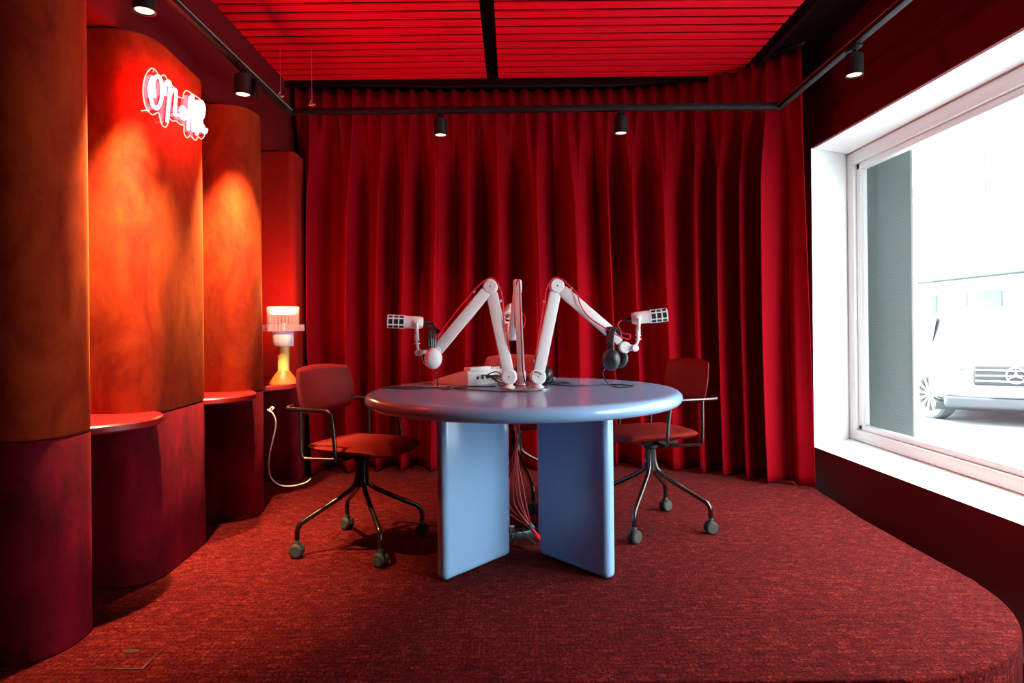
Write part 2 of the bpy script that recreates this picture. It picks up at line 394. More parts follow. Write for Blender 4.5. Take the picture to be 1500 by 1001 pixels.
# ---- curtain
def curtain():
    key = [(-1.54, 4.62), (-1.0, 4.66), (-.3, 4.70), (.6, 4.70), (1.05, 4.66), (1.35, 4.53), (1.56, 4.36), (1.72, 4.17), (1.845, 4.03)]
    P = []
    for i in range(len(key)-1):
        a, b_, c, d = [Vector(key[min(max(j, 0), len(key)-1)]) for j in (i-1, i, i+1, i+2)]
        for k in range(20):
            t = k/20; P.append(.5*((2*b_)+(c-a)*t+(2*a-5*b_+4*c-d)*t*t+(3*b_-a-3*c+d)*t**3))
    P.append(Vector(key[-1]))
    S = [0]
    for p, q in zip(P, P[1:]): S.append(S[-1]+(q-p).length)
    L = S[-1]; NC = 1500; NR = 44
    def pos(s):
        s = min(max(s, 0), L)
        j = 0; lo, hi = 0, len(S)-1
        while hi-lo > 1:
            m = (lo+hi)//2
            if S[m] <= s: lo = m
            else: hi = m
        f = (s-S[lo])/(S[hi]-S[lo]); t = (P[hi]-P[lo]).normalized()
        return P[lo].lerp(P[hi], f), t
    rnd = random.Random(11)
    # irregular lower folds: cumulative phase
    w = []; s = 0
    while s < L+.3:
        d = rnd.choice([.13, .17, .21, .25, .31, .19]); w.append((s, d, rnd.uniform(.6, 1.15), rnd.uniform(-.3, .3))); s += d
    def low(s):
        for a, d, am, sk in w:
            if a <= s < a+d: 
                t = (s-a)/d; return t, am, sk
        return 0, 1, 0
    b = MB(); rows = []
    ztop = 2.765; zb = .012
    for r in range(NR+1):
        f = (r/NR); z = ztop-(ztop-zb)*f
        k = min(1, max(0, (ztop-.02-z)/.85)); wt = k*k*(3-2*k)
        row = []
        for c in range(NC+1):
            s = L*c/NC
            ph = 2*PI*s/.1035
            ot = .030*(math.cos(ph)+.25*math.cos(2*ph+.5)); 
            t, am, sk = low(s+.03*math.sin(z*1.1+s*2))
            q = 2*PI*t; env = 1
            ob = -am*.15*(math.cos(q)+.28*math.cos(2*q+sk*2)) + .012*math.sin(s*9+z*.8)+.006*math.sin(ph*.5+z*2)
            lat = .040*am*math.sin(q)*wt
            fl = min(1, max(0, (L-s-.06)/.20)); fl = fl*fl*(3-2*fl)
            ob = ob*fl+(1-fl)*(.03+.012*math.sin(s*22+z*1.3)); lat *= fl
            off = ot*(1-wt)+ob*wt
            p, tt = pos(s+lat); nrm = Vector((tt.y, -tt.x))   # towards the room
            if nrm.y > 0: nrm = -nrm
            p = p+nrm*(off+.0)
            if s > L-.45 and wt > 0:   # free end flares a little
                g = (s-(L-.45))/.45; p = p+Vector((.055, -.01))*g*f
            row.append(b.b.verts.new((p.x, p.y, z)))
        rows.append(row)
    for A, B in zip(rows, rows[1:]):
        for i in range(NC): b.b.faces.new((A[i], A[i+1], B[i+1], B[i]))
    root = empty('curtain', (0, 4.6, 0), label='long pleated crimson velvet curtain across the back of the room, curving to the window', cat='curtain')
    o = b.build('curtain_cloth', 'curtain', root, angle=180); o.location = (0, -4.6, 0)
    sm = o.modifiers.new('s', 'SOLIDIFY'); sm.thickness = .003
    # rail
    b = MB(); pts = [(p.x, p.y, 2.80) for p in P[::5]]+[(P[-1].x, P[-1].y, 2.80)]
    b.tube(pts, .014, 8, smooth=2); o = b.build('curtain_rail', 'black', root); o.location = (0, -4.6, 0)
curtain()

# ---- lighting track (rectangle) and spots
TZ = 2.365
tr = empty('lighting_track', (0, 3.93, TZ), label='black lighting track running round three sides below the slatted ceiling', cat='lighting track')
def trk(p, q, nm):
    b = MB(); b.beam(Vector(p)-tr.location, Vector(q)-tr.location, .036, .036, (0, 0, 1), .003)
    d = (Vector(q)-Vector(p)).normalized()
    return b.build(nm, 'black', tr)
for p, q in (((-1.372, .8, TZ), (-1.345, 3.93, TZ)), ((1.615, .8, TZ+.004), (1.652, 3.93, TZ+.004))):
    r = trk(p, q, 'track_rail')
    b = MB(); p = Vector(p)-tr.location; q = Vector(q)-tr.location
    b.beam(p+V(.019, 0, .004), q+V(.019, 0, .004), .004, .004, (0, 0, 1), 0); b.beam(p+V(-.019, 0, .004), q+V(-.019, 0, .004), .004, .004, (0, 0, 1), 0)
    b.build('track_groove', 'grey', tr)
trk((-1.363, 3.93, TZ), (1.670, 3.93, TZ+.004), 'track_rail')
for x0, x1, y in ((-2.16, -1.37, 1.0), (-2.16, -1.37, 1.6), (1.62, 2.13, 1.0), (1.62, 2.12, 1.6)):
    b = MB(); b.box((x0, y-3.945, -.006), (x1, y-3.915, .006), .002); b.build('wall_bracket', 'black', tr)
def spot(x, y, w, tgt, lb, ang=100, col=(1, .58, .30), blend=.9):
    r = empty('track_spotlight', (x, y, TZ-.0185), label=lb, cat='spotlight', group='black cylinder spotlights on the track')
    b = MB(); b.box((-.02, -.045, -.012), (.02, .045, 0), .003); b.cyl((0, 0, -.012), (0, 0, -.04), .009, 12); b.build('mount', 'black', r)
    b = MB(); b.lathe([(0, -.035), (.036, -.035), (.040, -.039), (.040, -.135), (.036, -.135), (.033, -.128), (0, -.128)], 36); b.build('housing', 'black', r)
    b = MB(); b.lathe([(0, -.1305), (.032, -.1305), (.032, -.1285), (0, -.1285)], 28); b.build('lens', 'spotlens', r)
    l = bpy.data.lights.new('spot_light', 'SPOT'); l.energy = w; l.color = col; l.spot_size = math.radians(ang); l.spot_blend = blend; l.shadow_soft_size = .03
    o = bpy.data.objects.new('spot_light', l); C.objects.link(o); o.location = (x, y, TZ-.16)
    o.rotation_euler = (Vector(tgt)-o.location).to_track_quat('-Z', 'Y').to_euler()
spot(-1.345, 2.37, 700, (-1.50, 2.62, .6), 'spotlight at the top left corner, nearest the camera', 66, (1, .72, .36), 1)
spot(-1.338, 3.22, 560, (-1.48, 3.48, .6), 'spotlight on the left track right of the neon sign', 66, (1, .72, .36), 1)
spot(-.425, 3.93, 80, (-.5, 4.45, .4), 'spotlight on the back track left of the table centre', 75)
spot(.68, 3.93, 60, (.75, 4.45, .4), 'spotlight on the back track above the right microphone', 75)
spot(1.64, 3.05, 60, (1.60, 3.0, 0), 'spotlight on the right track above the window', 75)
# suspended hooks
for p0, p1, lb in ((at(412, 96, 4.0), at(411, 142, 4.0), 'thin wire with a metal hook hanging left of the other wire'), (at(457, 112, 4.0), at(457, 154, 4.0), 'thin wire with a metal hook hanging just above the back track')):
    r = empty('hanging_wire', (p1.x, p1.y, p1.z), label=lb, cat='wire', group='ceiling wires')
    b = MB(); b.tube([(0, 0, 0), (0, 0, 2.78-p1.z)], .0014, 6); b.build('wire', 'chrome', r)
    b = MB(); b.cyl((-.02, 0, 0), (.02, 0, .004), .005, 10); b.tube([(0, 0, .03), (-.012, 0, .015), (0, 0, -.005), (.012, 0, .005)], .003, 6); b.build('hook', 'chrome', r)

# small dark fitting on the left track side
r = MB(); r.box((-.012, -.02, -.05), (.012, .02, .03), .004); o = r.build('power_feed', 'black', tr); o.location = (-1.349, 3.40-3.93, -.045)

# ================================================================ NEON SIGN
SX = -1.405
def sp(zx, zy):              # measured point on the sign plane
    px = 205+zx/7.7; py = 90+zy/7.7; a = px-CX; bb = py-CY
    u = a*math.cos(ROLL)-bb*math.sin(ROLL); v = a*math.sin(ROLL)+bb*math.cos(ROLL)
    d = SX*F/u; return Vector((0, d, HC-v*d/F))
sc = sp(420, 470)
sign = empty('neon_sign', (SX, sc.y, sc.z), label='lit white neon sign in script lettering with a glowing outline, on the orange velvet', cat='neon sign')
strokes = [
    [(165, 405), (160, 330), (150, 250), (170, 190), (205, 165), (240, 220), (250, 330), (240, 440), (210, 510), (180, 530), (140, 480), (118, 380), (112, 290), (128, 215), (150, 180)],
    [(278, 380), (285, 300), (300, 240), (325, 225), (340, 270), (332, 400), (318, 540), (308, 680)],
    [(335, 400), (350, 350), (378, 318), (405, 330), (405, 430), (392, 560), (400, 600), (430, 605)],
    [(455, 560), (475, 515), (505, 540), (525, 600), (500, 650), (470, 620), (475, 570), (520, 560)],
    [(545, 770), (552, 640), (560, 500), (570, 410), (595, 400), (600, 520), (600, 650), (602, 790)],
    [(548, 600), (580, 600), (612, 610)],
    [(640, 830), (642, 700), (645, 560), (648, 440)],
    [(680, 790), (682, 650), (684, 520), (690, 450), (715, 490), (722, 560), (708, 630), (690, 660), (705, 740), (720, 800), (745, 790), (748, 760)],
]
b = MB()
for st in strokes:
    b.tube([sp(*q)-sc for q in st], .0066, 8, smooth=4)
b.build('letters', 'neon', sign)
outline = [(165, 78), (120, 120), (85, 200), (70, 330), (85, 460), (120, 550), (180, 603), (240, 575), (262, 650), (285, 720), (325, 742), (350, 690), (352, 635), (400, 672), (440, 672), (490, 715), (525, 720), (528, 800), (560, 862), (598, 838), (640, 880), (668, 885), (685, 850), (725, 875), (762, 820), (760, 730), (722, 690), (735, 560), (715, 440), (650, 385), (595, 350), (555, 328), (525, 360), (510, 415), (430, 370), (410, 290), (360, 245), (320, 165), (290, 155), (255, 178), (215, 105)]
b = MB(); b.tube([sp(*q)-sc+V(-.012, 0, 0) for q in outline], .0022, 6, closed=True, smooth=4); b.build('lit_edge', 'neon_edge', sign, label='thin glowing outline')
b = MB()
pts = [sp(*q)-sc for q in outline]
cc = sum(pts, V(0, 0, 0))/len(pts)
t = bmesh.new(); vs = [t.verts.new((-.016, p.y, p.z)) for p in pts]; f = t.faces.new(vs)
e = bmesh.ops.extrude_face_region(t, geom=[f])
for v in e['geom']:
    if isinstance(v, bmesh.types.BMVert): v.co.x += .005
bmesh.ops.triangulate(t, faces=[f for f in t.faces if len(f.verts) > 4])
b.merge(t); b.build('backing', 'acrylic', sign, smooth=False)
for q in ((150, 560), (300, 690), (640, 850), (200, 110)):
    b = MB(); p = sp(*q)-sc; b.cyl(p+V(-.016, 0, 0), p+V(-.045, 0, 0), .005, 10); b.build('standoff', 'chrome', sign)

# ================================================================ LAMP
lamp = empty('table_lamp', (-1.408, 3.95, .70), label='lit table lamp with glass rods, yellow stem and orange cone base', cat='table lamp')
def lt(prof, nm, m, n=40, **k):
    b = MB(); b.lathe(prof, n); return b.build(nm, m, lamp, **k)
lt([(0, 0), (.088, 0), (.088, .006), (.036, .078), (0, .078)], 'base', 'orange', label='orange cone base')
lt([(0, .078), (.034, .078), (.034, .232), (0, .232)], 'stem', 'yellow', label='yellow stem')
lt([(0, .230), (.058, .230), (.061, .234), (.061, .304), (.058, .308), (0, .308)], 'collar', 'lampw', label='white drum collar')
lt([(0, .308), (.064, .308), (.064, .322), (0, .322)], 'disc', 'lilac', label='lilac disc')
b = MB()
for k in range(40):
    a = 2*PI*k/40; b.cyl((.118*math.cos(a), .118*math.sin(a), .322), (.118*math.cos(a), .118*math.sin(a), .362), .0075, 8)
b.build('lower_rod_ring', 'rodglass', lamp)
lt([(0, .322), (.120, .322), (.120, .326), (0, .326)], 'tray', 'rodglass')
b = MB()
for k in range(26):
    a = 2*PI*k/26; b.cyl((.086*math.cos(a), .086*math.sin(a), .326), (.086*math.cos(a), .086*math.sin(a), .472), .0085, 8)
b.build('upper_rod_ring', 'rodglass', lamp)
lt([(0, .326), (.016, .326), (.016, .37), (0, .37)], 'lamp_socket', 'chrome')
lt([(0, .425), (.060, .425), (.072, .430), (.074, .436), (.074, .462), (.072, .468), (.060, .471), (0, .471)], 'bulb', 'bulb')
l = bpy.data.lights.new('lamp_light', 'POINT'); l.energy = 19; l.color = (1, .33, .10); l.shadow_soft_size = .05
o = bpy.data.objects.new('lamp_light', l); C.objects.link(o); o.location = (-1.408, 3.95, 1.225)

# ================================================================ TABLE
TC = V(.048, 3.02, 0); TR = .728
table = empty('round_table', TC, label='large round pale blue table with thick panel legs in the middle of the room', cat='table')
prof = [(0, .68), (TR-.06, .68)]
for k in range(1, 14):
    a = -PI/2+PI*k/14; prof.append((TR-.034+.034*math.cos(a), .71+.030*math.sin(a)))
prof += [(TR-.06, .74), (0, .74)]
b = MB(); b.lathe(prof, 144); b.build('tabletop', 'blue', table, angle=50)
for sx, sy in ((-1, -1), (1, -1), (-1, 1), (1, 1)):
    # panel from inner end to outer end
    p = V(sx*.083, sy*.095, 0); q = V(sx*.350, sy*.405, 0)
    d = (q-p).normalized(); n_ = V(-d.y, d.x, 0); L = (q-p).length
    m = Matrix((d, n_, V(0, 0, 1))).transposed().to_4x4(); m.translation = p
    b = MB(); b.box((0, -.03, 0.0), (L, .03, .682), .024, 4, m); b.build('leg', 'blue', table, angle=50)

# base plate and arms
AC = at(775, 567, 2.98); AC.z = .74; AC.y = 3.02
plate = MB(); plate.lathe([(0, 0), (.10, 0), (.103, .002), (.103, .005), (.10, .007), (0, .007)], 48)
o = plate.build('mounting_plate', 'chrome', label='round steel mounting plate at the centre of the blue tabletop', cat='mounting plate'); o.location = (AC.x, AC.y, .7402)

def mic_arm(B, E, Tt, nrm, lb, w=.053, h=.032):
    """B base joint, E elbow, Tt tip, nrm the pivot axis"""
    r = empty('boom_arm', (B.x, B.y, .7475), label=lb, cat='boom arm', group='white microphone arms')
    o0 = r.location; nrm = Vector(nrm).normalized()
    B = B-o0; E = E-o0; T_ = Tt-o0
    b = MB(); b.lathe([(0, 0), (.026, 0), (.027, .004), (.022, .010), (.017, .014), (.017, B.z), (0, B.z)], 28, Matrix.Translation((B.x, B.y, 0))); b.build('foot', 'armw', r)
    def joint(nm, c, rad, hh):
        b = MB(); b.cyl(c-nrm*hh/2, c+nrm*hh/2, rad, 32, .18); j = b.build(nm, 'armw', r)
        for s in (-1, 1):
            b = MB(); b.cyl(c+nrm*s*(hh/2-.001), c+nrm*s*(hh/2+.0012), .0035, 10); b.build('bolt', 'armdark', j)
    joint('base_joint', B, .037, .040); joint('elbow_joint', E, .035, .040)
    d1 = (E-B).normalized(); d2 = (T_-E).normalized()
    b = MB(); b.beam(B+d1*.024, E-d1*.030, w, h, nrm, .006); b.beam(E-d1*.04, E-d1*.01, w*.8, h*.8, nrm, .003); b.build('lower_beam', 'armw', r)
    b = MB(); b.beam(E+d2*.030, T_, w, h, nrm, .006); b.beam(E+d2*.01, E+d2*.04, w*.85, h*.8, nrm, .003); b.build('upper_beam', 'armw', r)
    return r, o0
def cable_clip(r, o0, c, ax):
    b = MB(); b.beam(c-o0-Vector(ax)*.006, c-o0+Vector(ax)*.006, .012, .014, (0, 1, 0), .001); b.build('cable_clip', 'armw', r)
DA = 2.985
Bl, El, Tl = at(746, 552, DA), at(718.5, 420, DA), at(640, 514, DA)
Br, Er, Tr_ = at(788, 552, DA), at(815.5, 419, DA), at(893, 486, DA)
Bm, Em, Tm = at(763.5, 553, 3.09), at(758, 420, 3.10), at(749, 494, 3.42)
ra, oa = mic_arm(Bl, El, Tl, (.08, 1, 0), 'white microphone arm bent to the left, carrying the white headphones')
rb, ob = mic_arm(Br, Er, Tr_, (-.08, 1, 0), 'white microphone arm bent to the right, carrying the black headphones')
rc, oc = mic_arm(Bm, Em, Tm, (1, .05, 0), 'white microphone arm in the middle, seen edge on, pointing away')
# microphones
def mic(P, axis, lb, parts_down=True, stem_to=None):
    """P: rear end of body, axis: towards grille"""
    ax = Vector(axis).normalized(); r = empty('microphone', P, label=lb, cat='microphone', group='white broadcast microphones')
    m = ax.to_track_quat('Z', 'X').to_matrix().to_4x4()
    b = MB(); b.lathe([(0, 0), (.022, 0), (.026, .004), (.029, .02), (.029, .085), (.0, .085)], 32, m); b.build('body', 'armw', r)
    b = MB(); b.lathe([(0, .080), (.0275, .080), (.0275, .158), (.022, .166), (0, .168)], 32, m); g = b.build('grille', 'blackf', r)
    b = MB()
    for zz in (.084, .109, .134, .158):   # rings over the foam
        b.lathe([(.0278, zz), (.0312, zz), (.0312, zz+.0055), (.0278, zz+.0055), (.0278, zz)], 32, m)
    for k in range(6):
        a = 2*PI*k/6; c = V(math.cos(a), math.sin(a), 0)*.0292
        t = bmesh.new(); bmesh.ops.create_cube(t, size=1)
        bmesh.ops.scale(t, vec=(.0045, .0050, .076), verts=t.verts); bmesh.ops.rotate(t, matrix=Matrix.Rotation(a, 3, 'Z'), verts=t.verts)
        bmesh.ops.translate(t, vec=c+V(0, 0, .122), verts=t.verts); b.merge(t, m)
    b.build('cage', 'armw', r, label='white cage over the black foam')
    side = ax.cross(V(0, 0, 1)).normalized()
    b = MB(); c = ax*.030
    b.cyl(c-side*.040, c-side*.028, .014, 20); b.cyl(c+side*.028, c+side*.040, .014, 20)
    dn = V(0, 0, -1)
    b.tube([c-side*.036, c-side*.036+dn*.026, c-side*.020+dn*.046, c+dn*.050, c+side*.020+dn*.046, c+side*.036+dn*.026, c+side*.036], .0085, 10); b.build('yoke', 'armw', r)
    b = MB(); q = c+dn*.05; b.cyl(q, q+dn*.030, .011, 20); b.cyl(q+dn*.030, q+dn*.034, .014, 20); b.cyl(q+dn*.034, q+dn*.046, .008, 16); b.cyl(q+dn*.046, q+dn*.050, .015, 20)
    if stem_to is not None:
        st = Vector(stem_to)-P; b.tube([q+dn*.050, st], .007, 12, smooth=0)
        b.cyl(st-V(0, .017, 0), st+V(0, .017, 0), .016, 24)
    b.build('swivel_stem', 'armw', r)
    b = MB(); b.cyl(ax*-.001, ax*-.045, .0095, 16, r2=.007); b.build('plug', 'blackp', r)
    return r, P+ax*-.045
m1, e1 = mic(at(620, 473, 2.975), (-1, -.15, .05), 'white microphone at the left end of the table arms, grille facing left', stem_to=at(613, 517, 2.96))
m2, e2 = mic(at(925, 467, 2.975), (1, -.12, .10), 'white microphone at the right end of the table arms, grille facing right', stem_to=at(930, 510, 2.97))
m3, e3 = mic(at(744, 462, 3.52), (.1, 1, .25), 'white microphone on the middle arm, pointing at the rear chair', stem_to=at(743, 496, 3.50))
# end links of the arms
b = MB(); a0, a1 = Tl-oa, at(613, 517, 2.975)-oa; b.beam(a0-(a0-a1)*-.0, a1, .018, .016, (0, 1, 0), .003); b.cyl(a0-V(0, .02, 0), a0+V(0, .02, 0), .021, 24); b.build('end_joint', 'armw', ra)
b = MB(); a0 = Tr_-ob; k1 = at(908, 502, 2.985)-ob; k2 = at(915, 509, 2.985)-ob; k3 = at(930, 510, 2.985)-ob
b.beam(a0, k1, .034, .024, (0, 1, 0), .004); b.cyl(k2-V(0, .018, 0), k2+V(0, .018, 0), .027, 28); b.beam(k2, k3, .030, .026, (0, 1, 0), .008); b.cyl(k3-V(0, .02, 0), k3+V(0, .02, 0), .015, 24); b.build('end_joint', 'armw', rb)
b = MB(); a0 = Tm-oc; k1 = at(743, 496, 3.50)-oc; b.cyl(a0-V(.02, 0, 0), a0+V(.026, 0, 0), .018, 20); b.beam(a0, k1, .018, .016, (1, 0, 0), .003); b.build('end_joint', 'armw', rc)
# clips
for (px, py) in ((734.5, 441), (738, 470), (747, 530)): cable_clip(ra, oa, at(px, py, DA), (1, 0, 0))
for (px, py) in ((694, 427), (638, 494)): cable_clip(ra, oa, at(px, py, DA), (.6, 0, .7))
for (px, py) in ((797.5, 442), (783.5, 529)): cable_clip(rb, ob, at(px, py, DA), (1, 0, 0))
cable_clip(rb, ob, at(837, 423, DA), (.7, 0, -.6))
# microphone cables
def cable(name, pts, r, m, lb, cat, group=None, n=6, sm=6):
    o0 = Vector(pts[0]); b = MB(); b.tube([Vector(p)-o0 for p in pts], r, n, smooth=sm)
    o = b.build(name, m, label=lb, cat=cat, group=group); o.location = o0; return o
hub = V(AC.x-.01, AC.y+.02, .752)
cable('microphone_cable', [e1, at(646, 486, 2.97), at(640, 494, 2.962), at(664, 462, 2.965), at(694, 426, 2.966), at(712, 410, 2.97), at(724, 409, 2.97), at(735, 432, 2.966), at(738, 470, 2.965), at(744, 500, 2.965), at(750, 545, 2.99), at(756, 562, 3.0), hub], .0034, 'cable_r', 'red cable running along the left microphone arm', 'cable')
cable('microphone_cable', [e2, at(905, 476, 2.975), at(912, 488, 2.965), at(922, 490, 2.96), at(921, 497, 2.96), at(906, 492, 2.95), at(885, 480, 2.955), at(862, 464, 2.958), at(850, 446, 2.958), at(846, 432, 2.958), at(837, 422, 2.965), at(824, 410, 2.968), at(812, 407, 2.97), at(802, 420, 2.966), at(797, 444, 2.965), at(788, 500, 2.966), at(782, 535, 2.985), at(774, 560, 3.0), hub], .0034, 'cable_r', 'red cable twisting along the right microphone arm', 'cable')
cable('microphone_cable', [e3, at(756, 458, 3.47), at(768, 462, 3.40), at(767, 480, 3.30), at(757, 482, 3.25), at(754, 470, 3.2), at(757, 415, 3.06), at(761, 416, 3.055), at(762, 450, 3.05), at(764, 500, 3.045), at(766, 545, 3.04), hub], .0034, 'cable_r', 'red cable running down the middle microphone arm', 'cable')

# headphones
def headphones(loc, rz, tilt, cup, lb, splay=0.0, band='blackp'):
    r = empty('headphones', loc, label=lb, cat='headphones')
    r.rotation_euler = (tilt, 0, rz)
    # band apex at origin hanging down -z, cups at +-y
    W = .078; H = .125
    pts = [(0, W*math.sin(a), -H*.62+H*.62*math.cos(a)) for a in [PI*.5*k/6 for k in range(-6, 7)]]
    pts = [(0, -W*1.02, -H)]+pts+[(0, W*1.02, -H)]
    b = MB()
    for dx in (-.008, 0, .008): b.tube([(dx, y, z) for x, y, z in pts], .0065, 8)
    b.build('headband', 'blackp', r)
    for s in (-1, 1):
        c = V(0, s*(W-.002), -H-.022); ax = V(0, s, -.15+0).normalized(); m = ax.to_track_quat('Z', 'X').to_matrix().to_4x4(); m.translation = c
        m2_ = m @ Matrix.Diagonal((1.12, .92, 1, 1))
        b = MB(); b.lathe([(0, .032), (.018, .031), (.034, .024), (.042, .012), (.044, .002), (.040, -.002), (0, -.002)], 32, m2_); e = b.build('ear_cup', cup, r)
        b = MB(); b.lathe([(.018, -.004), (.040, -.002), (.043, -.012), (.040, -.024), (.030, -.027), (.018, -.020), (.018, -.004)], 32, m2_); b.build('ear_cushion', 'blackf', e)
    return r
headphones(at(632, 478, 2.985), math.radians(12), .0, 'armw', 'headphones with a white ear cup hanging from the left microphone arm')
headphones(at(901, 480, 2.985), math.radians(-24), .0, 'blackp', 'all black headphones hanging from the right microphone arm')
# clamps that carry them
b = MB(); c = at(637, 484, 2.985)-oa; b.beam(c+V(-.022, 0, .006), c+V(.03, 0, -.01), .022, .03, (0, 1, 0), .004); b.build('headphone_hook', 'blackp', ra, label='black headphone hook')
b = MB(); c = at(896, 488, 2.985)-ob; b.beam(c+V(-.016, 0, .03), c+V(-.006, 0, -.05), .030, .040, (0, 1, 0), .005); b.build('headphone_hook', 'blackp', rb, label='black headphone hook')
# third pair lying behind the arms
hp = headphones(V(.065, 3.19, .772), math.radians(80), 0, 'blackp', 'black headphones lying on the table behind the bases of the arms')
hp.rotation_euler = (math.radians(0), math.radians(-96), math.radians(75)); 
# headphone cables
Z0 = .7435
def tz(px, py):             # a point on the table top
    a = px-CX; bb = py-CY; v = a*math.sin(ROLL)+bb*math.cos(ROLL); d = F*(HC-Z0)/v; return at(px, py, d)
cable('headphone_cable', [at(638.5, 541, 2.97), at(640, 552, 2.97), tz(641, 566), tz(632, 568.5), tz(600, 567), tz(560, 568), tz(600, 570), tz(640, 568), tz(690, 571), tz(730, 573.5), tz(770, 574), tz(795, 571), tz(800, 563), at(792, 548, 3.02-.07), at(783, 545, 2.94)], .0028, 'cable_k', 'thin black cable from the white headphones across the table front', 'cable')
cable('headphone_cable', [at(886, 540, 2.96), at(883, 548, 2.96), tz(890, 562), tz(905, 567.5), tz(928, 566), tz(900, 563.5), tz(840, 565.5), tz(805, 563), tz(788, 562)], .0028, 'cable_k', 'thin black cable from the black headphones on the right of the table', 'cable')
cable('headphone_cable', [tz(790, 560), tz(810, 560.5), tz(826, 560), tz(834, 562), tz(815, 562.5)], .0028, 'cable_k', 'short black cable end curling on the table beside the right arm base', 'cable')
cable('audio_cable', [tz(660, 566), tz(652, 568.5), tz(645, 569.5), tz(655, 570.5), tz(668, 568), tz(690, 566.5), tz(726, 566)], .0028, 'cable_k', 'small loop of black cable in front of the mixer', 'cable')
# adapter box
b = MB(); b.box((-.022, -.02, 0), (.022, .02, .032), .004); b.box((-.014, -.0215, .006), (-.004, -.0195, .026), .001); b.box((.006, -.0215, .006), (.016, -.0195, .026), .001)
o = b.build('cable_adapter', 'blackp', label='small black adapter box standing beside the right arm base', cat='adapter'); o.location = tz(806, 560); o.location.z = .7405; o.rotation_euler.z = .25

# mixer
mx = empty('mixing_console', (-.04, 3.40, .7405), label='white podcast mixing console lying behind the left arm base', cat='audio mixer')
mx.rotation_euler.z = math.atan2(.19, -.21)-PI
# local: x from 0 (tall rear edge) to -.30 (low front edge) ; y from 0 to .22
ex = V(math.cos(mx.rotation_euler.z), math.sin(mx.rotation_euler.z), 0)
b = MB()
W_ = .27; L_ = .26
sec = [(0, 0), (0, .062), (-.012, .072), (-.055, .070), (-L_+.01, .022), (-L_, .014), (-L_, 0)]
n_ = len(sec); vs = [(x, -W_*0, z) for x, z in sec]+[(x, -W_, z) for x, z in sec]
# rotate so that the tall rear panel faces the camera's right
b.add(vs, [tuple(range(n_)), tuple(range(2*n_-1, n_-1, -1))]+[(i, (i+1) % n_, n_+(i+1) % n_, n_+i) for i in range(n_)])
bmesh.ops.bevel(b.b, geom=b.b.edges[:], offset=.003, segments=2, affect='EDGES')
b.build('body', 'armw', mx)
b = MB(); b.box((-.052, -.25, .071), (-.004, -.10, .090), .003); b.build('screen_hood', 'armw', mx)
def on_top(x): return .070+(x+.055)*(.048/.195)
for k in range(5):
    b = MB(); b.cyl((-.030, -.018-.016*k, .070), (-.030, -.018-.016*k, .084), .0055, 14); b.build('knob', 'armw', mx)
for k in range(4):
    b = MB(); x = -.20; b.box((x-.006, -.05-.04*k, on_top(x)-.004), (x+.006, -.035-.04*k, on_top(x)+.008), .002); b.build('fader', 'grey', mx)
for i in range(2):
    for j in range(4):
        b = MB(); x = -.10-.035*i; b.box((x-.012, -.07-.045*j, on_top(x)-.004), (x+.012, -.04-.045*j, on_top(x)+.003), .002); b.build('pad', 'grey', mx)
b = MB()
for k in range(6): b.cyl((.0005, -.03-.035*k, .036), (.004, -.03-.035*k, .036), .009, 16)
b.build('socket', 'blackp', mx)
b = MB()
b.cyl((.002, -.03, .036), (.004, -.03, .036), .0095, 16); 
mw = Matrix.Translation(mx.location) @ Matrix.Rotation(mx.rotation_euler.z, 4, 'Z')
for k in range(5):
    p0 = mw @ V(.004, -.04-.035*k, .036+.003*k); p1 = p0+ex*.04
    cable('audio_cable', [p0, p1, at(712+4*k, 552+1.5*k, 3.14), at(728+k, 545+5*k, 3.08), at(744, 560+.8*k, 3.06), V(hub.x-.01, hub.y+.01, .752)], .003, 'cable_k', 'black cable looping from the back of the mixer to the arm bases', 'cable', 'black cables plugged into the mixer')

# cables under the table
gs = [(0, -.020), (1, -.008), (2, .006), (3, .016), (4, .0), (5, .010)]
for k, ox in gs:
    x0 = TC.x-.032+ox*.7; y0 = 3.01+.012*(k % 3)
    cable('red_cable', [(x0, y0, .69), (x0+.003*k-.004, y0, .60), (x0-ox*.6, y0+.004, .50), (x0-.010+ox*.3, y0, .40), (x0-.022+ox*2.2, y0-.02, .30), (x0-.010+ox*2.6, y0-.03, .20), (TC.x+.02+ox*.6, y0-.03, .11), (TC.x+.045+ox*.3, y0-.02, .075), (TC.x+.085, y0+.02+k*.006, .014)], .0033, 'cable_r', 'thin red cable in the bundle hanging below the tabletop', 'cable', 'red cables below the tabletop')
cable('black_cable', [(TC.x-.025, 3.03, .69), (TC.x-.02, 3.04, .52), (TC.x-.045, 3.05, .38), (TC.x-.09, 3.06, .26), (TC.x-.08, 3.05, .12), (TC.x-.05, 3.03, .02)], .003, 'cable_k', 'black cable hanging behind the red cables below the table', 'cable')
cable('black_cable', [(TC.x+.05, 2.99, .02), (TC.x-.02, 2.96, .09), (TC.x-.05, 2.97, .05), (TC.x-.06, 3.0, .012), (TC.x+.0, 2.96, .008)], .0025, 'cable_k', 'loop of thin black cable on the carpet under the table', 'cable')
b = MB(); b.box((-.014, -.008, -.012), (.014, .008, .012), .002); b.box((-.008, -.0095, -.006), (.004, -.0078, .006), .001)
o = b.build('cable_tie', 'grey', label='grey clip holding the red cable bundle near the carpet', cat='cable clip'); o.location = (TC.x+.030, 2.972, .105); o.rotation_euler.y = .8
ps = empty('power_strip', (TC.x+.0, 3.14, 0), label='black power strip on the carpet between the table legs', cat='power strip'); ps.rotation_euler.z = .5
b = MB(); b.box((-.11, -.03, 0), (.11, .03, .042), .006); b.build('housing', 'blackp', ps)
for k in range(4):
    b = MB(); b.cyl((-.075+.05*k, 0, .042), (-.075+.05*k, 0, .045), .018, 18); b.build('socket', 'black', ps)
